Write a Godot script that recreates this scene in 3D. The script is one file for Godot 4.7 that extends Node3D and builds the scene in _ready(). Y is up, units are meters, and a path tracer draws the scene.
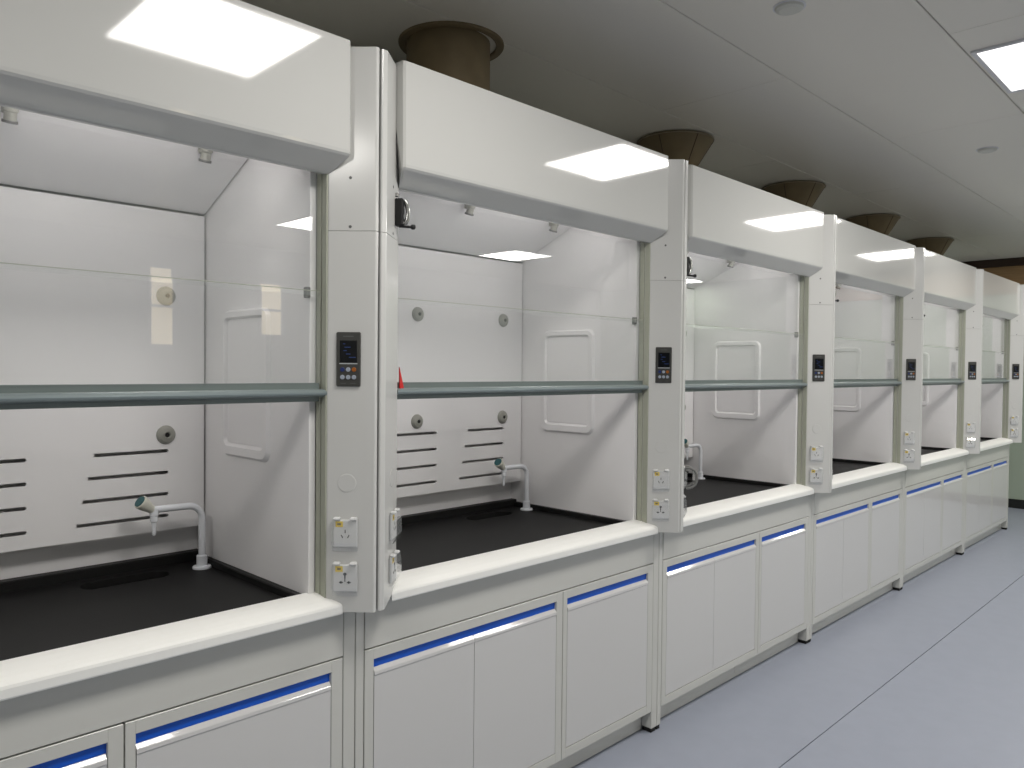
extends Node3D

const W := 1.5            # width of one fume hood unit
const HOODS := 6          # the nearest hood spans x = -1.5 .. 0
const CEIL := 2.8
const X0 := -4.2
const X1 := 8.95
const Z0 := -0.95
const Z1 := 6.0

var mats := {}

# ------------------------------------------------------------------ helpers
func mat(called: String, c: Color, rough := 0.5, metal := 0.0, spec := 0.5) -> StandardMaterial3D:
	var m := StandardMaterial3D.new()
	m.resource_name = called
	m.albedo_color = c
	m.roughness = rough
	m.metallic = metal
	m.metallic_specular = spec
	mats[called] = m
	return m

func noise_tex(freq: float, lo: Color, hi: Color, sd: int, size := 512) -> NoiseTexture2D:
	var n := FastNoiseLite.new()
	n.seed = sd
	n.frequency = freq
	n.fractal_octaves = 4
	var t := NoiseTexture2D.new()
	t.width = size
	t.height = size
	t.seamless = true
	t.noise = n
	var g := Gradient.new()
	g.set_color(0, lo)
	g.set_color(1, hi)
	t.color_ramp = g
	return t

func new_st() -> SurfaceTool:
	var st := SurfaceTool.new()
	st.begin(Mesh.PRIMITIVE_TRIANGLES)
	st.set_smooth_group(-1)
	return st

func tri_out(st: SurfaceTool, a: Vector3, b: Vector3, c: Vector3, mid: Vector3) -> void:
	var n := (b - a).cross(c - a)
	if n.length_squared() < 1e-18:
		return
	# front faces run clockwise: the right-hand normal of (a, b, c) points inwards
	if n.dot((a + b + c) / 3.0 - mid) > 0.0:
		st.add_vertex(a); st.add_vertex(c); st.add_vertex(b)
	else:
		st.add_vertex(a); st.add_vertex(b); st.add_vertex(c)

func quad_out(st: SurfaceTool, a: Vector3, b: Vector3, c: Vector3, d: Vector3, mid: Vector3) -> void:
	tri_out(st, a, b, c, mid)
	tri_out(st, a, c, d, mid)

# a convex solid between two rings of the same number of points
func loft(st: SurfaceTool, p: Array, q: Array) -> void:
	var mid := Vector3.ZERO
	for v in p: mid += v
	for v in q: mid += v
	mid /= float(p.size() + q.size())
	var n := p.size()
	for i in n:
		var j := (i + 1) % n
		quad_out(st, p[i], p[j], q[j], q[i], mid)
	for i in range(1, n - 1):
		tri_out(st, p[0], p[i], p[i + 1], mid)
		tri_out(st, q[0], q[i], q[i + 1], mid)

# box from corner a to corner b with chamfered edges
func box(st: SurfaceTool, a: Vector3, b: Vector3, c := 0.0) -> void:
	var lo := Vector3(minf(a.x, b.x), minf(a.y, b.y), minf(a.z, b.z))
	var hi := Vector3(maxf(a.x, b.x), maxf(a.y, b.y), maxf(a.z, b.z))
	var mid := (lo + hi) / 2.0
	var h := (hi - lo) / 2.0
	c = minf(c, minf(h.x, minf(h.y, h.z)) * 0.9)
	if c <= 0.0:
		var p := []
		var q := []
		for s in [[-1, -1], [1, -1], [1, 1], [-1, 1]]:
			p.append(mid + Vector3(s[0] * h.x, s[1] * h.y, -h.z))
			q.append(mid + Vector3(s[0] * h.x, s[1] * h.y, h.z))
		loft(st, p, q)
		return
	for ax in 3:
		var u := (ax + 1) % 3
		var v := (ax + 2) % 3
		for s in [-1.0, 1.0]:
			var f := []
			for t in [[-1, -1], [1, -1], [1, 1], [-1, 1]]:
				var w := Vector3.ZERO
				w[ax] = s * h[ax]
				w[u] = t[0] * (h[u] - c)
				w[v] = t[1] * (h[v] - c)
				f.append(mid + w)
			quad_out(st, f[0], f[1], f[2], f[3], mid)
			for s2 in [-1.0, 1.0]:   # the edge between face (ax, s) and face (u, s2), along v
				var e := []
				for t in [[0, -1], [0, 1], [1, 1], [1, -1]]:
					var w := Vector3.ZERO
					w[ax] = s * (h[ax] - (c if t[0] == 1 else 0.0))
					w[u] = s2 * (h[u] - (0.0 if t[0] == 1 else c))
					w[v] = t[1] * (h[v] - c)
					e.append(mid + w)
				quad_out(st, e[0], e[1], e[2], e[3], mid)
	for sx in [-1.0, 1.0]:
		for sy in [-1.0, 1.0]:
			for sz in [-1.0, 1.0]:
				var s := Vector3(sx, sy, sz)
				tri_out(st, mid + s * (h - Vector3(0, c, c)), mid + s * (h - Vector3(c, 0, c)), mid + s * (h - Vector3(c, c, 0)), mid)

func prism_y(st: SurfaceTool, poly: Array, y0: float, y1: float) -> void:   # poly of (x, z)
	var p := []
	var q := []
	for v in poly:
		p.append(Vector3(v[0], y0, v[1]))
		q.append(Vector3(v[0], y1, v[1]))
	loft(st, p, q)

func prism_x(st: SurfaceTool, poly: Array, x0: float, x1: float) -> void:   # poly of (z, y)
	var p := []
	var q := []
	for v in poly:
		p.append(Vector3(x0, v[1], v[0]))
		q.append(Vector3(x1, v[1], v[0]))
	loft(st, p, q)

# turned solid: profile of (radius, height) along +y of t
func lathe(st: SurfaceTool, prof: Array, t: Transform3D, n := 24, smooth := true) -> void:
	for k in prof.size() - 1:
		var a: Array = prof[k]
		var b: Array = prof[k + 1]
		st.set_smooth_group(k if smooth else -1)
		for i in n:
			var f := TAU * i / n
			var g := TAU * (i + 1) / n
			var p0 := Vector3(a[0] * cos(f), a[1], a[0] * sin(f))
			var p1 := Vector3(a[0] * cos(g), a[1], a[0] * sin(g))
			var p2 := Vector3(b[0] * cos(g), b[1], b[0] * sin(g))
			var p3 := Vector3(b[0] * cos(f), b[1], b[0] * sin(f))
			# outward direction: right-hand side of the profile as it climbs
			var dir := Vector2(b[1] - a[1], a[0] - b[0])
			var mf := (f + g) / 2.0
			var out := Vector3(cos(mf) * dir.x, dir.y, sin(mf) * dir.x)
			var c := (p0 + p1 + p2 + p3) / 4.0 - out
			quad_out(st, t * p0, t * p1, t * p2, t * p3, t * c)
	st.set_smooth_group(-1)

func tube(st: SurfaceTool, path: Array, r: float, n := 12, caps := true) -> void:
	var rings := []
	var ref := Vector3(0.31, 0.47, 0.83)
	for i in path.size():
		var d: Vector3
		if i == 0: d = path[1] - path[0]
		elif i == path.size() - 1: d = path[i] - path[i - 1]
		else: d = path[i + 1] - path[i - 1]
		d = d.normalized()
		var u := (ref - d * ref.dot(d)).normalized()
		ref = u
		var v := d.cross(u)
		var ring := []
		for k in n:
			var f := TAU * k / n
			ring.append(path[i] + (u * cos(f) + v * sin(f)) * r)
		rings.append(ring)
	st.set_smooth_group(0)
	for i in rings.size() - 1:
		for k in n:
			var j := (k + 1) % n
			quad_out(st, rings[i][k], rings[i][j], rings[i + 1][j], rings[i + 1][k], (path[i] + path[i + 1]) / 2.0)
	st.set_smooth_group(-1)
	if caps:
		for e in [0, rings.size() - 1]:
			var inner: Vector3 = path[1] if e == 0 else path[e - 1]
			for k in n:
				tri_out(st, path[e], rings[e][k], rings[e][(k + 1) % n], inner)

func done(called: String, st: SurfaceTool, m: Material, parent: Node = self) -> MeshInstance3D:
	st.generate_normals()
	var o := MeshInstance3D.new()
	o.name = called
	o.mesh = st.commit()
	o.mesh.surface_set_material(0, m)
	parent.add_child(o, true)
	return o

func tag(o: Node, label: String, category: String, group := "") -> Node:
	o.set_meta("label", label)
	o.set_meta("category", category)
	if group != "":
		o.set_meta("group", group)
	return o

func thing(called: String, at := Vector3.ZERO) -> Node3D:
	var o := Node3D.new()
	o.name = called
	add_child(o, true)
	o.position = at
	return o

func struct(called: String, st: SurfaceTool, m: Material, label := "") -> MeshInstance3D:
	var o := done(called, st, m)
	o.set_meta("kind", "structure")
	if label != "":
		o.set_meta("label", label)
	return o

func rounded_rect(hw: float, hh: float, r: float, seg := 5) -> Array:
	var pts := []
	for k in 4:
		var cx := (hw - r) * (1.0 if k in [0, 3] else -1.0)
		var cy := (hh - r) * (1.0 if k in [0, 1] else -1.0)
		for i in seg + 1:
			var f := PI / 2.0 * (k + float(i) / seg)
			pts.append(Vector2(cx + r * cos(f), cy + r * sin(f)))
	return pts

# ------------------------------------------------------------------ scene
func _ready() -> void:
	setup_view()
	make_materials()
	room()
	hoods()
	cabinets()
	faucets()
	ducts()
	ceiling_fittings()
	small_things()

func setup_view() -> void:
	var cam := Camera3D.new()
	cam.name = "camera"
	var r := Vector3(0.70032274, 0.00986253, 0.71375821)
	var u := Vector3(0.00709416, 0.99975901, -0.02077504)
	var f := Vector3(0.7137911, -0.01961275, -0.700084)
	cam.transform = Transform3D(Basis(r, u, -f).orthonormalized(), Vector3(-1.24024, 1.50948, 1.71844))
	cam.fov = 52.571
	cam.near = 0.05
	cam.far = 60.0
	add_child(cam)
	cam.current = true
	var env := Environment.new()
	env.background_mode = Environment.BG_COLOR
	env.background_color = Color(0, 0, 0)
	env.tonemap_mode = Environment.TONE_MAPPER_LINEAR
	env.tonemap_exposure = 1.0
	env.sdfgi_enabled = true
	env.ssao_enabled = true
	env.ssil_enabled = true
	var we := WorldEnvironment.new()
	we.name = "world_environment"
	we.environment = env
	add_child(we)
	# the recessed ceiling panels: a soft area light just under each glowing face
	for p in light_spots():
		var a := AreaLight3D.new()
		a.name = "panel_light_source"
		a.area_size = Vector2(0.58, 0.58)
		a.light_energy = LIGHT
		a.light_color = Color(1.0, 0.985, 0.962)
		a.shadow_enabled = true
		a.set("area_range", 30.0)
		a.position = Vector3(p.x, CEIL - 0.012, p.y)
		a.rotation = Vector3(-PI / 2, 0, 0)
		add_child(a, true)

const LIGHT := 2.68
const HOOD_LAMP := 0.12

func light_spots() -> Array:
	var out := []
	for k in 5:
		out.append(Vector2(-2.41 + 2.5 * k, 1.13))
	for x in [2.59, 5.09, 8.4]:
		out.append(Vector2(x, 4.2))
	return out

func make_materials() -> void:
	mat("white_lacquer", Color(0.80, 0.80, 0.788), 0.05)
	mat("white_post", Color(0.81, 0.81, 0.80), 0.16)
	mat("white_door", Color(0.82, 0.818, 0.815), 0.07)
	mat("white_frame", Color(0.80, 0.80, 0.78), 0.22)
	mat("liner", Color(0.94, 0.935, 0.937), 0.38)
	mat("sill", Color(0.965, 0.965, 0.95), 0.36)
	var wt := mat("black_epoxy", Color(1, 1, 1), 0.5, 0.0, 0.3)
	wt.albedo_texture = noise_tex(0.09, Color(0.10, 0.10, 0.10), Color(0.13, 0.13, 0.13), 5)
	wt.uv1_triplanar = true
	wt.uv1_scale = Vector3(3, 3, 3)
	mat("sink_black", Color(0.07, 0.07, 0.07), 0.5)
	mat("aluminium", Color(0.52, 0.565, 0.57), 0.28, 0.3)
	mat("aluminium_dark", Color(0.47, 0.51, 0.505), 0.38, 0.2)
	mat("track", Color(0.66, 0.67, 0.61), 0.4)
	mat("track_groove", Color(0.25, 0.26, 0.22), 0.5)
	var g := mat("glass", Color(0.9, 0.95, 0.93, 0.04), 0.0)
	g.transparency = BaseMaterial3D.TRANSPARENCY_ALPHA
	var cc := mat("clear_cover", Color(0.9, 0.92, 0.92, 0.06), 0.05)
	cc.transparency = BaseMaterial3D.TRANSPARENCY_ALPHA
	mat("blue_strip", Color(0.02, 0.35, 0.81), 0.35)
	mat("panel_black", Color(0.24, 0.24, 0.23), 0.35)
	mat("screen", Color(0.015, 0.02, 0.05), 0.1)
	mat("screen_mark", Color(0.16, 0.25, 0.45), 0.3)
	mat("panel_line", Color(0.75, 0.77, 0.78), 0.4)
	mat("button_grey", Color(0.62, 0.65, 0.70), 0.45)
	mat("button_blue", Color(0.08, 0.16, 0.40), 0.45)
	mat("button_orange", Color(0.62, 0.34, 0.05), 0.45)
	mat("socket_white", Color(0.86, 0.86, 0.86), 0.3)
	mat("sticker", Color(0.93, 0.80, 0.06), 0.5)
	mat("sticker_mark", Color(0.45, 0.37, 0.03), 0.5)
	mat("hole_black", Color(0.03, 0.03, 0.03), 0.6)
	mat("knob_grey", Color(0.60, 0.60, 0.57), 0.5)
	mat("tap_white", Color(0.92, 0.93, 0.95), 0.25)
	mat("tap_cream", Color(0.87, 0.87, 0.82), 0.3)
	mat("tap_teal", Color(0.12, 0.34, 0.36), 0.35)
	mat("red_plastic", Color(0.80, 0.05, 0.06), 0.4)
	mat("black_plastic", Color(0.05, 0.05, 0.05), 0.4)
	mat("chrome", Color(0.75, 0.75, 0.74), 0.18, 0.9)
	mat("clip_grey", Color(0.36, 0.36, 0.36), 0.5)
	mat("rubber", Color(0.04, 0.04, 0.04), 0.7)
	mat("ring_grey", Color(0.45, 0.45, 0.44), 0.4)
	var fl := mat("vinyl", Color(1, 1, 1), 0.42)
	fl.albedo_texture = noise_tex(0.02, Color(0.600, 0.622, 0.677), Color(0.616, 0.638, 0.693), 9)
	fl.uv1_triplanar = true
	fl.uv1_world_triplanar = true
	fl.uv1_scale = Vector3(0.7, 0.7, 0.7)
	mat("seam_dark", Color(0.25, 0.29, 0.33), 0.6)
	mat("ceiling_panel", Color(0.885, 0.87, 0.835), 0.40)
	mat("ceiling_slab", Color(0.45, 0.45, 0.43), 0.8)
	mat("wall_white", Color(0.78, 0.79, 0.77), 0.6)
	mat("wall_green", Color(0.66, 0.71, 0.645), 0.6)
	mat("baseboard", Color(0.11, 0.12, 0.11), 0.4)
	var wd := mat("tan_wood", Color(1, 1, 1), 0.5)
	wd.albedo_texture = noise_tex(0.03, Color(0.58, 0.46, 0.32), Color(0.66, 0.54, 0.38), 3, 256)
	wd.uv1_triplanar = true
	wd.uv1_scale = Vector3(0.4, 5, 0.4)
	mat("dark_wood", Color(0.20, 0.14, 0.09), 0.5)
	var du := mat("duct", Color(1, 1, 1), 0.6)
	du.albedo_texture = noise_tex(0.03, Color(0.43, 0.375, 0.275), Color(0.49, 0.43, 0.32), 12, 256)
	du.uv1_triplanar = true
	mat("duct_seam", Color(0.25, 0.20, 0.13), 0.6)
	mat("duct_rim", Color(0.52, 0.48, 0.40), 0.5)
	mat("detector", Color(0.78, 0.78, 0.75), 0.4)
	mat("light_frame", Color(0.82, 0.82, 0.84), 0.35)
	var em := mat("diffuser", Color(0.95, 0.95, 0.95), 0.5)
	em.emission_enabled = true
	em.emission = Color(1.0, 0.995, 0.98)
	em.emission_energy_multiplier = 2.0
	var lg := mat("lamp_glow", Color(0.95, 0.95, 0.95), 0.4)
	lg.emission_enabled = true
	lg.emission = Color(1.0, 0.985, 0.97)
	lg.emission_energy_multiplier = 2.0
	var wn := mat("lit_pane", Color(0.9, 0.85, 0.7), 0.3)
	wn.emission_enabled = true
	wn.emission = Color(1.0, 0.93, 0.80)
	wn.emission_energy_multiplier = 2.2

# ------------------------------------------------------------------ room
func room() -> void:
	var st := new_st()
	box(st, Vector3(X0 - 0.15, -0.15, Z0 - 0.15), Vector3(X1 + 0.15, -0.004, Z1 + 0.15))
	var fl := struct("floor", st, mats.seam_dark, "blue grey vinyl floor with thin dark seams")
	# vinyl sheets laid along the row, seams at z = 0.40 and every 2 m from it
	var zs := [Z0, 0.4015, 2.4, 4.4, Z1]
	for i in zs.size() - 1:
		st = new_st()
		box(st, Vector3(X0, -0.006, zs[i] + (0.0 if i == 0 else 0.0022)), Vector3(X1, 0.0, zs[i + 1] - 0.0022), 0.0006)
		done("vinyl_sheet", st, mats.vinyl, fl)
	st = new_st()
	box(st, Vector3(X0 - 0.15, CEIL + 0.02, Z0 - 0.15), Vector3(X1 + 0.15, CEIL + 0.17, Z1 + 0.15))
	var ce := struct("ceiling", st, mats.ceiling_slab, "pale grey panelled ceiling with long thin joints")
	var z := -0.487 - 0.645
	var row := 0
	while z < Z1:
		var za := maxf(z + 0.002, Z0)
		var zb := minf(z + 0.643, Z1)
		var x := X0 - (0.0 if row % 2 == 0 else 1.25)
		while x < X1:
			if zb - za > 0.05:
				st = new_st()
				box(st, Vector3(maxf(x + 0.0008, X0), CEIL, za), Vector3(minf(x + 2.4992, X1), CEIL + 0.02, zb), 0.0025)
				done("ceiling_panel", st, mats.ceiling_panel, ce)
			x += 2.5
		z += 0.645
		row += 1
	st = new_st()
	box(st, Vector3(X0 - 0.15, 0, Z0 - 0.15), Vector3(X1 + 0.15, CEIL + 0.02, Z0))
	struct("wall_back", st, mats.wall_white)
	st = new_st()
	box(st, Vector3(X0 - 0.15, 0, Z0), Vector3(X0, CEIL + 0.02, Z1))
	struct("wall_left", st, mats.wall_white)
	st = new_st()
	box(st, Vector3(X1, 0, Z0), Vector3(X1 + 0.15, CEIL + 0.02, Z1))
	struct("wall_right", st, mats.wall_green, "pale green end wall behind the last hood")
	st = new_st()
	box(st, Vector3(X0 - 0.15, 0, Z1), Vector3(X1 + 0.15, CEIL + 0.02, Z1 + 0.15))
	struct("wall_front", st, mats.wall_white)
	st = new_st()
	box(st, Vector3(X1 - 0.012, 0, Z0), Vector3(X1, 0.1, Z1), 0.002)
	struct("baseboard_right", st, mats.baseboard, "black baseboard along the green end wall")
	st = new_st()
	box(st, Vector3(X0, 0, Z1 - 0.012), Vector3(X1 - 0.012, 0.1, Z1), 0.002)
	struct("baseboard_front", st, mats.baseboard)
	# timber lintel under the ceiling on the end wall
	st = new_st()
	box(st, Vector3(X1 - 0.05, 2.42, Z0), Vector3(X1, 2.715, 2.5), 0.004)
	struct("trim_1", st, mats.tan_wood, "tan wooden band high on the end wall")
	st = new_st()
	box(st, Vector3(X1 - 0.09, 2.715, Z0), Vector3(X1, 2.8, 2.5), 0.004)
	struct("trim_2", st, mats.dark_wood, "dark brown cornice above the tan band")
	# narrow lit windows in the wall opposite, seen mirrored in the sashes
	var n := 1
	for w in [[1.75, 1.96, 1.72, 2.48, 2.1], [2.92, 3.16, 1.86, 2.42, 2.13]]:
		st = new_st()
		for e in [[w[0] - 0.03, w[2] - 0.03, w[1] + 0.03, w[2]], [w[0] - 0.03, w[3], w[1] + 0.03, w[3] + 0.03], [w[0] - 0.03, w[2], w[0], w[3]], [w[1], w[2], w[1] + 0.03, w[3]], [w[0], w[4] - 0.012, w[1], w[4] + 0.012]]:
			box(st, Vector3(e[0], e[1], Z1 - 0.03), Vector3(e[2], e[3], Z1), 0.003)
		var fr := struct("window_%d" % n, st, mats.light_frame, "narrow lit window in the wall opposite the hoods")
		for e in [[w[2], w[4] - 0.012], [w[4] + 0.012, w[3]]]:
			st = new_st()
			box(st, Vector3(w[0], e[0], Z1 - 0.012), Vector3(w[1], e[1], Z1 - 0.004))
			done("pane", st, mats.lit_pane, fr)
		n += 1

# ------------------------------------------------------------------ fume hood
# the bevelled inner faces of the corner posts, in the hood's own coordinates: s = +1 right post, -1 left post
func bevel(s: int) -> Array:
	if s > 0:
		return [Vector3(W - 0.012, 0, 0), Vector3(W - 0.0998, 0, -0.0935)]
	return [Vector3(0.022, 0, 0), Vector3(0.133, 0, -0.0935)]

# frame on a bevel: x along it (as seen from the front, left to right), y up, z out of it; origin at share t from the outer edge
func on_bevel(s: int, t: float, y: float) -> Transform3D:
	var b := bevel(s)
	var o: Vector3 = b[0].lerp(b[1], t)
	var ux: Vector3 = (b[0] - b[1]).normalized() * (1.0 if s > 0 else -1.0)
	var uz := ux.cross(Vector3.UP).normalized()
	return Transform3D(Basis(ux, Vector3.UP, uz), o + Vector3(0, y, 0))

func end_x(s: int, z: float, gap := 0.0008) -> float:   # where a piece between the posts ends at depth z
	var b := bevel(s)
	var t := clampf(-z / 0.0935, 0.0, 1.0)
	return lerpf(b[0].x, b[1].x, t) - s * gap

func hoods() -> void:
	var proto := make_hood()
	var labels := [
		"nearest white fume hood, cut off by the left edge of the photo",
		"white fume hood with a red tag on its sash bar, second from the left",
		"third white fume hood from the left, next after the red tagged one",
		"fourth white fume hood from the left in the row",
		"fifth white fume hood, last but one before the green end wall",
		"farthest white fume hood, at the end of the row near the green wall"]
	for i in HOODS:
		var h: Node3D = proto if i == 0 else proto.duplicate()
		if i > 0:
			h.name = "fume_hood_%03d" % i
			add_child(h, true)
		h.position = Vector3(W * (i - 1), 0, 0)
		tag(h, labels[i], "fume hood", "fume hoods in one long row")
		if i == 2:
			raised_cover(h)

func make_hood() -> Node3D:
	var h := thing("fume_hood")
	var st: SurfaceTool
	# outer shell: top, back and side sheets
	st = new_st()
	box(st, Vector3(0.006, 2.31, -0.88), Vector3(W - 0.004, 2.33, -0.106))
	box(st, Vector3(0.006, 0.86, -0.88), Vector3(W - 0.004, 2.31, -0.865))
	box(st, Vector3(0.006, 0.86, -0.865), Vector3(0.014, 2.31, -0.145))
	box(st, Vector3(W - 0.012, 0.86, -0.865), Vector3(W - 0.004, 2.31, -0.145))
	done("outer_shell", st, mats.white_frame, h)
	# corner posts with bevelled inner faces; a plate joint runs across them at 1.873 m
	for s in [-1, 1]:
		var poly: Array
		if s > 0:
			poly = [[W - 0.002, -0.14], [W - 0.002, -0.004], [W - 0.0035, -0.001], [W - 0.006, 0.0], [W - 0.0115, 0.0], [W - 0.0145, -0.0016], [W - 0.0988, -0.0910], [W - 0.0998, -0.0935], [W - 0.0998, -0.14]]
		else:
			poly = [[0.005, -0.14], [0.005, -0.004], [0.0065, -0.001], [0.009, 0.0], [0.0205, 0.0], [0.0245, -0.0016], [0.1315, -0.0915], [0.133, -0.0935], [0.133, -0.14]]
		st = new_st()
		var lo := []
		var hi := []
		for v in poly:   # the bottom end rises towards the back
			lo.append(Vector3(v[0], 0.85 + (0.0 if s > 0 else clampf(-v[1] * 0.25, 0.0, 0.03)), v[1]))
			hi.append(Vector3(v[0], 1.8724, v[1]))
		loft(st, lo, hi)
		var post := done("corner_post", st, mats.white_post, h)
		st = new_st()
		prism_y(st, poly, 1.8736, 2.36)
		done("upper_plate", st, mats.white_post, post)
		for y in [2.014, 1.884]:
			st = new_st()
			var t := on_bevel(s, 0.535, y)
			lathe(st, [[0.0045, 0.0], [0.0042, 0.0012], [0.0, 0.0016]], t * Transform3D(Basis(Vector3.RIGHT, PI / 2), Vector3.ZERO), 10)
			done("screw", st, mats.clip_grey, post)
		st = new_st()
		lathe(st, [[0.0255, 0.0], [0.0250, 0.0016], [0.0225, 0.0020], [0.0, 0.0020]], on_bevel(s, 0.575, 1.198) * Transform3D(Basis(Vector3.RIGHT, PI / 2), Vector3.ZERO), 28)
		done("blank_cap", st, mats.white_post, post)
	# side liners with a raised frame round a removable access panel
	for s in [-1, 1]:
		var xa := 0.134 if s < 0 else W - 0.124
		var xb := 0.122 if s < 0 else W - 0.1045
		st = new_st()
		box(st, Vector3(xa, 0.862, -0.86), Vector3(xb, 2.305, -0.1435), 0.001)
		var liner := done("side_liner", st, mats.liner, h)
		st = new_st()
		var dirx := 1.0 if s < 0 else -1.0
		var oc := Vector3(xa, 1.455, -0.503)
		var o_loop := rounded_rect(0.150, 0.227, 0.036)
		var i_loop := rounded_rect(0.122, 0.192, 0.020)
		for i in o_loop.size():
			var j: int = (i + 1) % o_loop.size()
			var r := []
			for k in [i, j]:
				var po: Vector2 = o_loop[k]
				var pi: Vector2 = i_loop[k] + Vector2(0, 0.007)
				var p1: Vector2 = po.lerp(pi, 0.22)
				var p2: Vector2 = po.lerp(pi, 0.80)
				r.append([oc + Vector3(0, po.y, po.x), oc + Vector3(dirx * 0.012, p1.y, p1.x), oc + Vector3(dirx * 0.012, p2.y, p2.x), oc + Vector3(0, pi.y, pi.x)])
			var mid: Vector3 = (r[0][0] + r[0][3] + r[1][0] + r[1][3]) / 4.0
			for k in 3:
				quad_out(st, r[0][k], r[0][k + 1], r[1][k + 1], r[1][k], mid)
		done("access_frame", st, mats.liner, liner)
		st = new_st()
		box(st, Vector3(xa, 1.455 - 0.182, -0.503 - 0.119), Vector3(xa + dirx * 0.0025, 1.455 + 0.196, -0.503 + 0.119), 0.001)
		done("access_panel", st, mats.liner, liner)
		# sash track between the post and the liner
		st = new_st()
		var tx := 0.1335 if s < 0 else W - 0.104
		box(st, Vector3(tx, 0.862, -0.1165), Vector3(tx - dirx * 0.02, 2.3, -0.0945), 0.0008)
		box(st, Vector3(tx, 0.862, -0.1425), Vector3(tx - dirx * 0.02, 2.3, -0.1205), 0.0008)
		var track := done("sash_track", st, mats.track, h)
		st = new_st()
		box(st, Vector3(tx - dirx * 0.006, 0.862, -0.1206), Vector3(tx - dirx * 0.02, 2.3, -0.1164))
		done("track_groove", st, mats.track_groove, track)
	# back baffle with real slots, over a rear liner
	st = new_st()
	slotted(st, 0.140, W - 0.130, 0.988, 1.995, -0.787, -0.781)
	var baffle := done("back_baffle", st, mats.liner, h)
	for x in [0.263, 0.755, 1.247]:
		for y in [1.29, 1.728]:
			st = new_st()
			lathe(st, [[0.030, 0.0], [0.0285, 0.005], [0.022, 0.012], [0.010, 0.016], [0.0075, 0.013]], Transform3D(Basis(Vector3.RIGHT, PI / 2), Vector3(x, y, -0.781)), 20)
			var kn := done("baffle_knob", st, mats.knob_grey, baffle)
			st = new_st()
			lathe(st, [[0.0078, 0.0], [0.0075, 0.0132], [0.0, 0.0134]], Transform3D(Basis(Vector3.RIGHT, PI / 2), Vector3(x, y, -0.781)), 12)
			done("knob_hole", st, mats.hole_black, kn)
	st = new_st()
	box(st, Vector3(0.135, 0.862, -0.862), Vector3(W - 0.125, 2.3, -0.845))
	done("rear_liner", st, mats.liner, h)
	# sloping ceiling baffle, with small nozzles on it
	st = new_st()
	prism_x(st, [[-0.784, 2.003], [-0.16, 2.2713], [-0.16, 2.2793], [-0.784, 2.011]], 0.140, W - 0.129)
	var top := done("ceiling_baffle", st, mats.liner, h)
	for x in [0.275, 0.755, 1.235]:
		var p := Vector3(x, 2.121, -0.47)
		st = new_st()
		box(st, p + Vector3(-0.015, -0.006, -0.018), p + Vector3(0.015, 0.022, 0.014), 0.002)
		lathe(st, [[0.0, -0.028], [0.014, -0.028], [0.014, -0.008], [0.017, -0.004], [0.017, 0.004], [0.0, 0.004]], Transform3D(Basis(Vector3.RIGHT, 0.35), p + Vector3(0, 0.002, 0.006)), 16)
		var nz := done("spray_nozzle", st, mats.knob_grey, top)
		st = new_st()
		lathe(st, [[0.0, -0.034], [0.0175, -0.034], [0.0175, -0.0275], [0.0, -0.0275]], Transform3D(Basis(Vector3.RIGHT, 0.35), p + Vector3(0, 0.002, 0.006)), 16)
		done("nozzle_ring", st, mats.clip_grey, nz)
	# header panel: flat glossy front, inclined lip below
	st = new_st()
	header(st)
	done("header_panel", st, mats.white_lacquer, h)
	# sill (airfoil) between the posts
	st = new_st()
	var prof := [[-0.158, 0.868], [-0.158, 0.890], [-0.155, 0.8932], [-0.125, 0.8925], [-0.100, 0.8890], [-0.080, 0.8830], [-0.068, 0.8765], [-0.0625, 0.8715], [-0.0602, 0.8655], [-0.0600, 0.8475], [-0.0615, 0.8440], [-0.0650, 0.8425], [-0.11, 0.8425]]
	var pa := []
	var pb := []
	for v in prof:
		pa.append(Vector3(end_x(-1, v[0]), v[1], v[0]))
		pb.append(Vector3(end_x(1, v[0]), v[1], v[0]))
	loft(st, pa, pb)
	done("sill", st, mats.sill, h)
	# worktop: black dished slab with raised rims and a slot-shaped cup sink
	worktop(h)
	# sash: lower pane with the handle bar, fixed pane above
	var sash := Node3D.new()
	sash.name = "sash"
	h.add_child(sash)
	var xl := 0.140
	var xr := W - 0.110
	st = new_st()
	box(st, Vector3(xl, 1.46, -0.1205), Vector3(xr, 1.712, -0.1165))
	done("glass_pane", st, mats.glass, sash)
	st = new_st()
	box(st, Vector3(xl, 1.712, -0.1207), Vector3(xr, 1.7135, -0.1163))
	done("pane_edge", st, mats.track, sash)
	st = new_st()
	var hb := []
	for i in 9:
		var a := -PI / 2 + PI * i / 8.0
		hb.append([-0.1075 + 0.0155 * cos(a), 1.4395 + 0.0105 * sin(a)])
	hb.append([-0.1165, 1.450])
	hb.append([-0.1165, 1.429])
	prism_x(st, hb, xl - 0.005, xr + 0.009)
	var bar := done("handle_bar", st, mats.aluminium, sash)
	st = new_st()
	box(st, Vector3(xl, 1.4165, -0.127), Vector3(xr, 1.4665, -0.1165), 0.001)
	done("bottom_rail", st, mats.aluminium_dark, bar)
	st = new_st()
	box(st, Vector3(xl, 1.702, -0.1345), Vector3(xr, 2.26, -0.1305))
	done("upper_pane", st, mats.glass, sash)
	for s in [-1, 1]:
		st = new_st()
		var x := 0.1335 if s < 0 else W - 0.1245
		box(st, Vector3(x, 1.695, -0.156), Vector3(x - s * 0.012, 1.724, -0.137), 0.002)
		done("sash_stop", st, mats.clip_grey, sash)
	# lamp behind the header: glowing tube and the light it gives
	st = new_st()
	box(st, Vector3(0.60, 2.075, -0.158), Vector3(1.24, 2.125, -0.144), 0.003)
	var lamp := done("hood_lamp", st, mats.socket_white, h)
	st = new_st()
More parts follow.
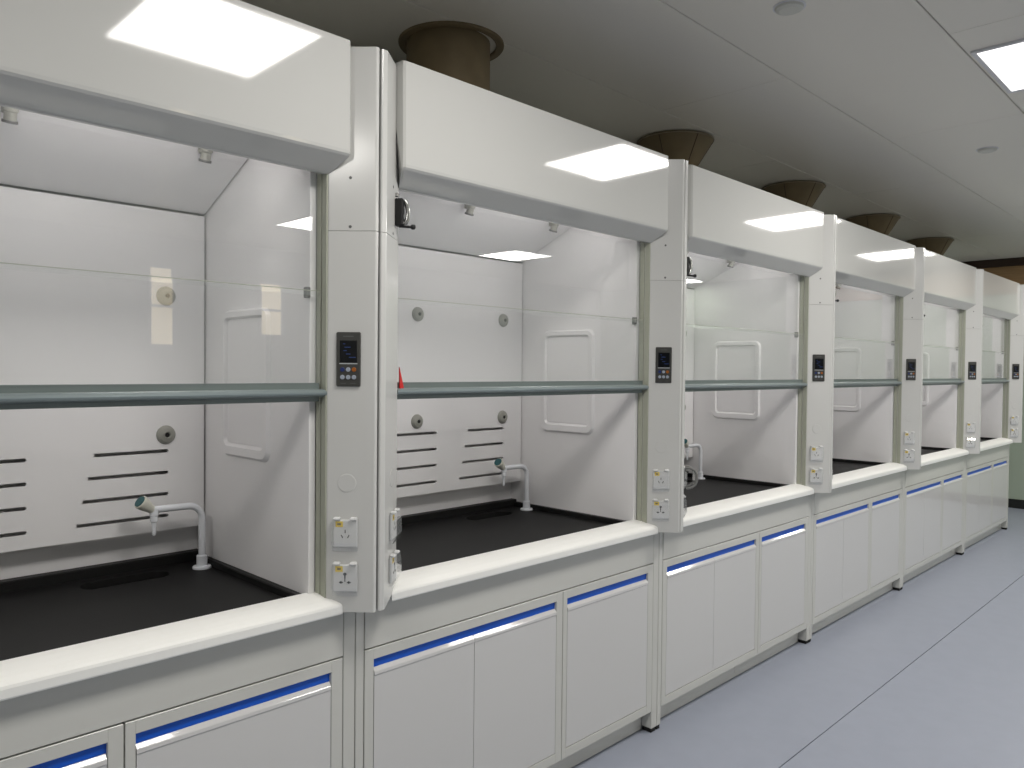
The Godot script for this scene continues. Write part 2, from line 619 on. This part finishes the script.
	tube(st, [Vector3(0.62, 2.10, -0.168), Vector3(1.22, 2.10, -0.168)], 0.011, 14)
	done("lamp_tube", st, mats.lamp_glow, lamp)
	var al := AreaLight3D.new()
	al.name = "lamp_light"
	al.area_size = Vector2(0.60, 0.022)
	al.light_energy = HOOD_LAMP
	al.light_color = Color(1.0, 0.985, 0.97)
	al.shadow_enabled = true
	al.set("area_range", 10.0)
	al.position = Vector3(0.92, 2.105, -0.181)
	al.rotation = Vector3(-0.18, 0, 0)
	lamp.add_child(al, true)
	control_panel(h)
	for s in [-1, 1]:
		socket(h, s, 1.0635, false)
		socket(h, s, 0.943, true)
	# latch hung on the left post just under the header
	var t := on_bevel(-1, 0.74, 1.945)
	st = new_st()
	box(st, Vector3(-0.014, -0.035, 0.0), Vector3(0.014, 0.042, 0.024), 0.003)
	var lat := done("sash_latch", st, mats.black_plastic, h)
	lat.transform = t
	st = new_st()
	var arc := []
	for i in 9:
		var a := -1.3 + 2.6 * i / 8.0
		arc.append(Vector3(0.004 + 0.004 * cos(a), 0.004 + 0.034 * sin(a), 0.022 + 0.012 * cos(a)))
	tube(st, arc, 0.0065, 10)
	done("latch_lever", st, mats.chrome, lat)
	st = new_st()
	tube(st, [Vector3(0, -0.035, 0.010), Vector3(0.004, -0.037, 0.045)], 0.004, 8)
	lathe(st, [[0.0, -0.008], [0.006, -0.006], [0.008, 0.0], [0.006, 0.006], [0.0, 0.008]], Transform3D(Basis.IDENTITY, Vector3(0.004, -0.037, 0.050)), 12)
	done("latch_knob", st, mats.black_plastic, lat)
	st = new_st()
	box(st, Vector3(-0.010, 0.046, 0.0), Vector3(0.006, 0.058, 0.010), 0.002)
	done("latch_bracket", st, mats.chrome, lat)
	return h

func header(st: SurfaceTool) -> void:
	var c := 0.006
	# profile (z, y) from the top front round the lip to the back
	var prof := [[-0.106, 2.369], [-0.0370, 2.369], [-0.0313, 2.3665], [-0.0287, 2.079], [-0.0300, 2.071], [-0.0350, 2.0655], [-0.088, 2.0265], [-0.0935, 2.0235], [-0.106, 2.0235]]
	var cols := [[], [], [], []]
	for v in prof:
		var z: float = v[0]
		var lx := maxf(0.103, 0.103 + (-0.036 - z) / 0.0575 * 0.030) if v[1] < 2.07 else 0.103
		var rx := W - maxf(0.070, 0.070 + (-0.036 - z) / 0.0575 * 0.029) if v[1] < 2.07 else W - 0.070
		var zb := z - (c if z > -0.08 else 0.0)
		var zt := -0.106 if z < -0.08 else zb
		cols[0].append(Vector3(lx, v[1], maxf(zb, zt)))
		cols[1].append(Vector3(lx + c, v[1], z))
		cols[2].append(Vector3(rx - c, v[1], z))
		cols[3].append(Vector3(rx, v[1], maxf(zb, zt)))
	var mid := Vector3(W / 2, 2.2, -0.075)
	var n := prof.size()
	for k in 3:
		for i in n:
			var j := (i + 1) % n
			quad_out(st, cols[k][i], cols[k][j], cols[k + 1][j], cols[k + 1][i], mid)
	for e in [0, 3]:
		for i in range(1, n - 1):
			tri_out(st, cols[e][0], cols[e][i], cols[e][i + 1], mid)

func slotted(st: SurfaceTool, x0: float, x1: float, y0: float, y1: float, za: float, zb: float) -> void:
	var rows := [[1.034, 0.987], [1.103, 1.003], [1.171, 1.018], [1.239, 1.035]]
	var y := y0
	var hh := 0.0055
	for r in rows:
		box(st, Vector3(x0, y, za), Vector3(x1, r[0] - hh, zb))
		var gaps := [[1.51 - 1.2555, 1.51 - r[1]], [0.648, 0.862], [r[1], 1.2555]]
		var x := x0
		for g in gaps:
			box(st, Vector3(x, r[0] - hh, za), Vector3(g[0] + 0.003, r[0] + hh, zb))
			# rounded slot ends
			for e in [[g[0], 1.0], [g[1], -1.0]]:
				var pts := []
				for i in 5:
					var a := PI / 2 * i / 4.0
					pts.append(Vector2(e[0] + e[1] * hh * (1 - cos(a)), hh * sin(a)))
				for i in 4:
					for sy in [-1.0, 1.0]:
						var a: Vector2 = pts[i]
						var b: Vector2 = pts[i + 1]
						if e[1] * (b.x - e[0]) > 0.0:
							loft(st, [Vector3(a.x, r[0] + sy * a.y, za), Vector3(b.x, r[0] + sy * b.y, za), Vector3(b.x, r[0] + sy * hh, za), Vector3(a.x, r[0] + sy * hh, za)], [Vector3(a.x, r[0] + sy * a.y, zb), Vector3(b.x, r[0] + sy * b.y, zb), Vector3(b.x, r[0] + sy * hh, zb), Vector3(a.x, r[0] + sy * hh, zb)])
			x = g[1]
		box(st, Vector3(x, r[0] - hh, za), Vector3(x1, r[0] + hh, zb))
		y = r[0] + hh
	box(st, Vector3(x0, y, za), Vector3(x1, y1, zb))

func worktop(h: Node3D) -> void:
	var st := new_st()
	var xa := 0.135
	var xb := W - 0.125
	var za := -0.842
	var zb := -0.150
	var y := 0.868
	var cx := 1.105      # the cup sink
	var cz := -0.715
	var hw := 0.125
	var hd := 0.045
	# floor of the dish round the sink
	var ring := []
	var n := 48
	for i in n:
		var f := TAU * i / n
		var d := Vector2(cos(f), sin(f))
		var p := Vector2(clampf(d.x * 9.0, -1.0, 1.0) * (hw - hd), 0.0)
		ring.append(Vector2(cx + p.x + hd * d.x, cz + hd * d.y))
	var rect := [Vector2(xb, zb), Vector2(xa, zb), Vector2(xa, za), Vector2(xb, za)]
	var below := Vector3(cx, 0.0, cz)
	for i in n:
		var a: Vector2 = ring[i]
		var b: Vector2 = ring[(i + 1) % n]
		var oa := to_rect(a, Vector2(cx, cz), xa, xb, za, zb)
		var ob := to_rect(b, Vector2(cx, cz), xa, xb, za, zb)
		quad_out(st, Vector3(a.x, y, a.y), Vector3(oa.x, y, oa.y), Vector3(ob.x, y, ob.y), Vector3(b.x, y, b.y), below)
		if absf(oa.x - ob.x) > 1e-4 and absf(oa.y - ob.y) > 1e-4:
			for c in rect:
				if (absf(c.x - oa.x) < 1e-4 or absf(c.x - ob.x) < 1e-4) and (absf(c.y - oa.y) < 1e-4 or absf(c.y - ob.y) < 1e-4):
					tri_out(st, Vector3(oa.x, y, oa.y), Vector3(c.x, y, c.y), Vector3(ob.x, y, ob.y), below)
	# underside and front
	box(st, Vector3(xa, 0.850, -0.16), Vector3(xb, 0.866, zb - 0.002))
	# rims
	box(st, Vector3(xa, 0.850, za), Vector3(xb, 0.899, -0.806), 0.003)
	box(st, Vector3(xa, 0.850, -0.806), Vector3(xa + 0.022, 0.8885, zb), 0.003)
	box(st, Vector3(xb - 0.022, 0.850, -0.806), Vector3(xb, 0.8885, zb), 0.003)
	var top := done("worktop", st, mats.black_epoxy, h)
	st = new_st()
	var m := Vector3(cx, 0.855, cz)
	for i in n:
		var a: Vector2 = ring[i]
		var b: Vector2 = ring[(i + 1) % n]
		# seen from inside: turn the faces inwards
		var q := [Vector3(a.x, y, a.y), Vector3(b.x, y, b.y), Vector3(b.x, y - 0.022, b.y), Vector3(a.x, y - 0.022, a.y)]
		var away := (Vector3((a.x + b.x) / 2, y - 0.011, (a.y + b.y) / 2) - m) * 2.0 + m
		quad_out(st, q[0], q[1], q[2], q[3], away)
		tri_out(st, Vector3(cx, y - 0.022, cz), Vector3(a.x, y - 0.022, a.y), Vector3(b.x, y - 0.022, b.y), Vector3(cx, -1, cz))
	done("cup_sink", st, mats.sink_black, top)

func to_rect(p: Vector2, c: Vector2, xa: float, xb: float, za: float, zb: float) -> Vector2:
	var d := p - c
	var t := 1e9
	if d.x > 1e-6: t = minf(t, (xb - c.x) / d.x)
	elif d.x < -1e-6: t = minf(t, (xa - c.x) / d.x)
	if d.y > 1e-6: t = minf(t, (zb - c.y) / d.y)
	elif d.y < -1e-6: t = minf(t, (za - c.y) / d.y)
	return c + d * t

func control_panel(h: Node3D) -> void:
	var st := new_st()
	box(st, Vector3(-0.0325, -0.0725, 0.0), Vector3(0.0325, 0.0725, 0.007), 0.0025)
	var cp := done("control_panel", st, mats.panel_black, h)
	cp.transform = on_bevel(1, 0.55, 1.5305)
	st = new_st()
	box(st, Vector3(-0.0225, -0.009, 0.006), Vector3(0.0235, 0.050, 0.0078), 0.0005)
	var sc := done("screen", st, mats.screen, cp)
	st = new_st()
	for b in [[-0.014, 0.040, 0.006], [-0.010, 0.031, 0.016], [-0.013, 0.022, 0.009], [-0.006, 0.013, 0.012], [0.002, 0.004, 0.018]]:
		box(st, Vector3(b[0], b[1], 0.0076), Vector3(b[0] + b[2], b[1] + 0.0022, 0.0080))
	done("screen_text", st, mats.screen_mark, sc)
	st = new_st()
	box(st, Vector3(-0.0235, -0.0128, 0.0065), Vector3(0.0245, -0.0105, 0.0078))
	done("screen_line", st, mats.panel_line, cp)
	st = new_st()
	for k in 2:
		box(st, Vector3(-0.020 + 0.026 * k, -0.0655, 0.0066), Vector3(-0.006 + 0.026 * k, -0.064, 0.0073))
	box(st, Vector3(-0.014, 0.060, 0.0066), Vector3(0.014, 0.0625, 0.0073))
	done("panel_lettering", st, mats.clip_grey, cp)
	for r in 2:
		for k in 3:
			st = new_st()
			var p := Vector3(-0.0155 + 0.0155 * k, -0.0275 - 0.0205 * r, 0.0065)
			lathe(st, [[0.0062, 0.0], [0.0060, 0.0020], [0.0052, 0.0026], [0.0, 0.0026]], Transform3D(Basis(Vector3.RIGHT, PI / 2), p), 14)
			var m: Material = mats.button_grey
			if r == 0 and k == 0: m = mats.button_blue
			if r == 0 and k == 2: m = mats.button_orange
			done("button", st, m, cp)

func socket(h: Node3D, s: int, y: float, universal: bool) -> void:
	var st := new_st()
	box(st, Vector3(-0.033, -0.037, 0.0), Vector3(0.033, 0.037, 0.009), 0.003)
	var so := done("power_socket", st, mats.socket_white, h)
	so.transform = on_bevel(s, 0.59, y)
	st = new_st()   # pin openings
	if universal:
		lathe(st, [[0.0042, 0.0], [0.0042, 0.001], [0.0, 0.001]], Transform3D(Basis(Vector3.RIGHT, PI / 2), Vector3(0, 0.012, 0.0088)), 10)
		for b in [[-0.0018, 0.000, 0.0018, 0.012], [-0.0048, 0.010, 0.0048, 0.0135], [-0.016, -0.012, -0.005, -0.009], [0.005, -0.012, 0.016, -0.009], [-0.0125, -0.014, -0.0085, -0.007], [0.0085, -0.014, 0.0125, -0.007], [-0.0012, -0.009, 0.0012, 0.0]]:
			box(st, Vector3(b[0], b[1], 0.0085), Vector3(b[2], b[3], 0.0095))
	else:
		for b in [[0.0, 0.006, 0.0], [-0.0085, -0.0075, 0.45], [0.0085, -0.0075, -0.45]]:
			var t := Transform3D(Basis(Vector3.BACK, b[2]), Vector3(b[0], b[1], 0.009))
			var p := []
			var q := []
			for c in [[-0.0014, -0.0045], [0.0014, -0.0045], [0.0014, 0.0045], [-0.0014, 0.0045]]:
				p.append(t * Vector3(c[0], c[1], -0.0005))
				q.append(t * Vector3(c[0], c[1], 0.0005))
			loft(st, p, q)
	done("pin_holes", st, mats.hole_black, so)
	st = new_st()
	box(st, Vector3(-0.026, 0.018, 0.0086), Vector3(-0.006, 0.033, 0.0096))
	var sk := done("sticker", st, mats.sticker, so)
	st = new_st()
	box(st, Vector3(-0.021, 0.0225, 0.0095), Vector3(-0.011, 0.0285, 0.0099))
	done("sticker_print", st, mats.sticker_mark, sk)
	st = new_st()   # clear splash cover: bulges out towards the bottom
	var shell := [[0.0105, 0.038], [0.0165, 0.0375], [0.0215, 0.020], [0.0225, -0.022], [0.0105, -0.047]]
	for k in shell.size() - 1:
		var a: Array = shell[k]
		var b: Array = shell[k + 1]
		loft(st, [Vector3(-0.0335, a[1], a[0]), Vector3(-0.0335, b[1], b[0]), Vector3(-0.0335, b[1], b[0] - 0.0012), Vector3(-0.0335, a[1], a[0] - 0.0012)], [Vector3(0.0335, a[1], a[0]), Vector3(0.0335, b[1], b[0]), Vector3(0.0335, b[1], b[0] - 0.0012), Vector3(0.0335, a[1], a[0] - 0.0012)])
	for sx in [-1.0, 1.0]:
		var p := []
		var q := []
		for v in [[0.0005, 0.036], [0.0155, 0.036], [0.0203, 0.020], [0.0213, -0.022], [0.0095, -0.046], [0.0005, -0.046]]:
			p.append(Vector3(sx * 0.0335, v[1], v[0]))
			q.append(Vector3(sx * 0.0347, v[1], v[0]))
		loft(st, p, q)
	done("splash_cover", st, mats.clear_cover, so)
	for sx in [-1.0, 1.0]:
		st = new_st()
		box(st, Vector3(sx * 0.013, 0.036, 0.002), Vector3(sx * 0.032, 0.0445, 0.018), 0.003)
		done("hinge_clip", st, mats.socket_white, so)

# the third hood's upper left socket has its cover swung out
func raised_cover(h: Node3D) -> void:
	var st := new_st()
	for sx in [-0.030, 0.030]:
		var path := []
		for v in [[0.012, 0.040], [0.034, 0.040], [0.052, 0.030], [0.061, 0.012], [0.062, -0.012], [0.055, -0.030], [0.040, -0.042], [0.020, -0.046]]:
			path.append(Vector3(sx, v[1], v[0]))
		tube(st, path, 0.0055, 8)
	for v in [[0.052, 0.030], [0.055, -0.030]]:
		tube(st, [Vector3(-0.030, v[1], v[0]), Vector3(0.030, v[1], v[0])], 0.0045, 8)
	var o := done("raised_socket_cover", st, mats.ring_grey, h)
	o.transform = on_bevel(-1, 0.59, 1.0635)
	st = new_st()
	box(st, Vector3(-0.030, -0.030, 0.052), Vector3(0.030, 0.030, 0.0545), 0.001)
	done("cover_window", st, mats.clear_cover, o)

# ------------------------------------------------------------------ base cabinets
func cabinets() -> void:
	var c := make_cabinet()
	var labels := [
		"nearest white base cabinet under the leftmost hood, cut off by the photo",
		"white base cabinet with blue strips under the red tagged hood",
		"white base cabinet under the third hood from the left",
		"white base cabinet under the fourth hood from the left",
		"white base cabinet under the last hood but one",
		"farthest white base cabinet, its end facing the green wall"]
	for i in HOODS:
		var o: Node3D = c if i == 0 else c.duplicate()
		if i > 0:
			o.name = "base_cabinet_%03d" % i
			add_child(o, true)
		o.position = Vector3(W * (i - 1), 0, 0)
		tag(o, labels[i], "cabinet", "base cabinets under the fume hoods")

func make_cabinet() -> Node3D:
	var o := thing("base_cabinet")
	var zf := -0.099
	var st := new_st()
	box(st, Vector3(0.03, 0.095, -0.84), Vector3(1.46, 0.836, -0.125))
	done("carcass", st, mats.white_frame, o)
	st = new_st()
	box(st, Vector3(0.0305, 0.7125, -0.125), Vector3(1.4585, 0.8415, zf), 0.0015)
	done("apron_panel", st, mats.white_frame, o)
	for f in [[0.0305, 0.886, 0.0615, 0.853], [0.8895, 1.4575, 0.912, 1.422]]:
		st = new_st()
		frame(st, f[0], f[1], 0.092, 0.7085, f[2], f[3], 0.126, 0.677, -0.124, zf)
		var fr := done("face_frame", st, mats.white_frame, o)
		st = new_st()
		box(st, Vector3(f[2], 0.640, -0.124), Vector3(f[3], 0.677, -0.1095))
		done("handle_strip", st, mats.blue_strip, fr)
	for d in [[0.0635, 0.4518], [0.4542, 0.8510], [0.914, 1.420]]:
		st = new_st()
		prism_x(st, [[-0.1215, 0.1285], [-0.1005, 0.1285], [-0.0995, 0.1295], [-0.0995, 0.6285], [-0.1215, 0.6285]], d[0], d[1])
		var dr := done("door", st, mats.white_door, o)
		st = new_st()
		prism_x(st, [[-0.0995, 0.6285], [-0.0980, 0.6295], [-0.0972, 0.6315], [-0.0978, 0.6395], [-0.0990, 0.6420], [-0.1065, 0.6500], [-0.1080, 0.6508], [-0.1085, 0.6290]], d[0], d[1])
		done("pull_lip", st, mats.white_door, dr)
	for e in [[0.001, 0.0285], [1.4605, 1.4985]]:
		st = new_st()
		box(st, Vector3(e[0], 0.018, -0.150), Vector3(e[1], 0.8415, zf - 0.001), 0.002)
		var lg := done("leg", st, mats.white_frame, o)
		st = new_st()
		var cx: float = (e[0] + e[1]) / 2
		box(st, Vector3(e[0] + 0.002, 0.0, -0.147), Vector3(e[1] - 0.002, 0.0185, zf - 0.004), 0.002)
		done("foot", st, mats.rubber, lg)
	for e in [[0.029, 0.745], [0.7465, 1.460]]:
		st = new_st()
		box(st, Vector3(e[0], 0.003, -0.158), Vector3(e[1], 0.096, -0.149), 0.001)
		done("kick_board", st, mats.white_frame, o)
	for e in [[0.004, 0.010], [1.49, 1.496]]:
		st = new_st()
		box(st, Vector3(e[0], 0.09, -0.845), Vector3(e[1], 0.84, -0.152))
		done("side_panel", st, mats.white_frame, o)
	return o

func frame(st: SurfaceTool, x0: float, x1: float, y0: float, y1: float, a0: float, a1: float, b0: float, b1: float, za: float, zb: float) -> void:
	box(st, Vector3(x0, y0, za), Vector3(a0, y1, zb), 0.0012)
	box(st, Vector3(a1, y0, za), Vector3(x1, y1, zb), 0.0012)
	box(st, Vector3(a0 - 0.001, y0, za), Vector3(a1 + 0.001, b0, zb), 0.0012)
	box(st, Vector3(a0 - 0.001, b1, za), Vector3(a1 + 0.001, y1, zb), 0.0012)

# ------------------------------------------------------------------ taps
func faucets() -> void:
	var t := make_faucet()
	var labels := [
		"white gooseneck tap in the nearest fume hood",
		"white tap with teal button in the red tagged hood",
		"white tap in the third hood, partly hidden by its post",
		"white tap inside the fourth hood from the left",
		"white tap inside the last hood but one",
		"white tap inside the farthest fume hood"]
	for i in HOODS:
		if i > 2:
			continue   # the farther taps stand wholly behind the posts
		var o: Node3D = t if i == 0 else t.duplicate()
		if i > 0:
			o.name = "lab_tap_%03d" % i
			add_child(o, true)
		o.position = Vector3(W * (i - 1) + 1.328, 0.868, -0.70)
		tag(o, labels[i], "tap", "white taps inside the fume hoods")

func make_faucet() -> Node3D:
	var o := thing("lab_tap")
	var st := new_st()
	lathe(st, [[0.0285, 0.0], [0.0285, 0.005], [0.026, 0.008], [0.0165, 0.009], [0.0165, 0.040], [0.0125, 0.044]], Transform3D.IDENTITY, 24)
	done("base_flange", st, mats.tap_white, o)
	st = new_st()
	var path := [Vector3(0, 0.008, 0), Vector3(0, 0.05, 0), Vector3(0, 0.158, 0)]
	for i in range(1, 9):
		var a := PI / 2 * i / 8.0
		path.append(Vector3(-0.044 * (1 - cos(a)), 0.158 + 0.044 * sin(a), 0))
	path.append(Vector3(-0.10, 0.203, 0))
	path.append(Vector3(-0.148, 0.203, 0))
	tube(st, path, 0.0105, 14)
	done("spout", st, mats.tap_white, o)
	st = new_st()
	lathe(st, [[0.0, -0.012], [0.010, -0.012], [0.0125, -0.008], [0.0125, 0.014], [0.009, 0.018]], Transform3D(Basis.IDENTITY, Vector3(-0.148, 0.194, 0)), 16)
	lathe(st, [[0.0, -0.068], [0.0052, -0.068], [0.0062, -0.045], [0.0075, -0.030], [0.0110, -0.026], [0.0110, -0.010]], Transform3D(Basis.IDENTITY, Vector3(-0.148, 0.194, 0)), 14)
	done("outlet_nozzle", st, mats.tap_white, o)
	st = new_st()
	var d := Vector3(-0.75, 0.60, 0.12).normalized()
	var u := d.cross(Vector3.BACK).normalized()
	var t := Transform3D(Basis(u, d, u.cross(d)), Vector3(-0.148, 0.199, 0))
	lathe(st, [[0.0095, 0.0], [0.0125, 0.012], [0.0195, 0.038], [0.0215, 0.052], [0.0205, 0.056], [0.0, 0.056]], t, 20)
	var hd := done("valve_handle", st, mats.tap_cream, o)
	st = new_st()
	lathe(st, [[0.0180, 0.0555], [0.0175, 0.0585], [0.0, 0.0590]], t, 20)
	done("handle_cap", st, mats.tap_teal, hd)
	return o

# ------------------------------------------------------------------ ducts
func ducts() -> void:
	# straight duct through a ceiling ring over the second hood
	var o := thing("exhaust_duct", Vector3(0.80, 2.331, -0.655))
	tag(o, "round brown exhaust duct passing through a ceiling ring above the red tagged hood", "duct", "exhaust ducts above the hoods")
	var st := new_st()
	lathe(st, [[0.166, 0.0], [0.166, 0.10]], Transform3D.IDENTITY, 40)
	lathe(st, [[0.166, 0.104], [0.166, 0.25]], Transform3D.IDENTITY, 40)
	lathe(st, [[0.166, 0.254], [0.166, 0.469]], Transform3D.IDENTITY, 40)
	done("duct_pipe", st, mats.duct, o)
	for y in [0.10, 0.25]:
		st = new_st()
		lathe(st, [[0.1655, y - 0.001], [0.1675, y], [0.1675, y + 0.004], [0.1655, y + 0.005]], Transform3D.IDENTITY, 40)
		done("duct_joint", st, mats.duct_seam, o)
	st = new_st()
	lathe(st, [[0.178, 0.469], [0.178, 0.462], [0.182, 0.459], [0.207, 0.459], [0.210, 0.463], [0.210, 0.469]], Transform3D(Basis.IDENTITY, Vector3(0.012, 0, 0.004)), 48)
	done("ceiling_ring", st, mats.duct, o)
	# flared ducts over the farther hoods
	var labels := ["flared brown duct above the third hood", "flared brown duct above the fourth hood", "flared brown duct above the last hood but one", "flared brown duct above the farthest hood"]
	for i in 4:
		var f := thing("flared_duct", Vector3(W * (i + 1) + 1.03, 2.331, -0.715))
		tag(f, labels[i], "duct", "exhaust ducts above the hoods")
		st = new_st()
		lathe(st, [[0.12, 0.0], [0.12, 0.315], [0.207, 0.455], [0.207, 0.459]], Transform3D.IDENTITY, 40)
		done("duct_pipe", st, mats.duct, f)
		st = new_st()
		lathe(st, [[0.206, 0.455], [0.213, 0.456], [0.215, 0.460], [0.213, 0.464], [0.19, 0.469]], Transform3D.IDENTITY, 40)
		done("duct_rim", st, mats.duct_rim, f)
		for k in 6:
			st = new_st()
			var a := TAU * k / 6.0 + 0.9
			var p0 := Vector3(cos(a) * 0.1205, 0.315, sin(a) * 0.1205)
			var p1 := Vector3(cos(a) * 0.2075, 0.455, sin(a) * 0.2075)
			tube(st, [p0, p1], 0.0022, 6)
			done("seam", st, mats.duct_seam, f)

# ------------------------------------------------------------------ ceiling
func ceiling_fittings() -> void:
	var spots := light_spots()
	for i in spots.size():
		var p: Vector2 = spots[i]
		var o := thing("ceiling_light", Vector3(p.x, CEIL, p.y))
		var labels := [
			"square ceiling panel light of the aisle row, farthest from the green wall",
			"square ceiling panel light mirrored in the nearest hood's header",
			"square glowing ceiling panel at the top right corner of the photo",
			"square ceiling panel light mirrored in the third hood's header",
			"square ceiling panel light of the aisle row, next to the green wall",
			"square ceiling panel light of the second row, farthest from the green wall",
			"square ceiling panel light mirrored in the sash glass of the red tagged hood",
			"square ceiling panel light of the second row, next to the green wall"]
		tag(o, labels[i], "ceiling light", "square panel lights of the room")
		var st := new_st()
		frame(st, -0.31, 0.31, -0.31, 0.31, -0.292, 0.292, -0.292, 0.292, -0.002, 0.010)
		var fr := done("light_frame", st, mats.light_frame, o)
		fr.rotation = Vector3(PI / 2, 0, 0)
		st = new_st()
		box(st, Vector3(-0.292, -0.006, -0.292), Vector3(0.292, -0.001, 0.292))
		done("diffuser", st, mats.diffuser, o)
	var k := 0
	for p in [Vector2(1.42, 0.465), Vector2(3.88, 0.51)]:
		var o := thing("smoke_detector", Vector3(p.x, CEIL, p.y))
		tag(o, ["round white detector on the ceiling, the nearer one at the top edge", "round white detector on the ceiling, the farther one below the lamp"][k], "detector", "ceiling detectors")
		var st := new_st()
		lathe(st, [[0.0, -0.016], [0.034, -0.016], [0.046, -0.011], [0.050, -0.004], [0.050, 0.0]], Transform3D.IDENTITY, 32)
		done("detector_body", st, mats.detector, o)
		st = new_st()
		lathe(st, [[0.050, -0.0035], [0.056, -0.003], [0.056, 0.0]], Transform3D.IDENTITY, 32)
		done("detector_base", st, mats.light_frame, o)
		k += 1

# ------------------------------------------------------------------ loose things
func small_things() -> void:
	var st := new_st()   # folded red tag standing on the handle bar of the second hood
	var p := [Vector3(0.1475, 1.446, -0.100), Vector3(0.1665, 1.446, -0.104), Vector3(0.1505, 1.511, -0.106)]
	var q := []
	for v in p: q.append(v + Vector3(0.0, 0.0, -0.004))
	loft(st, p, q)
	tag(done("red_tag", st, mats.red_plastic), "small pointed red tag standing on a sash handle bar", "tag")
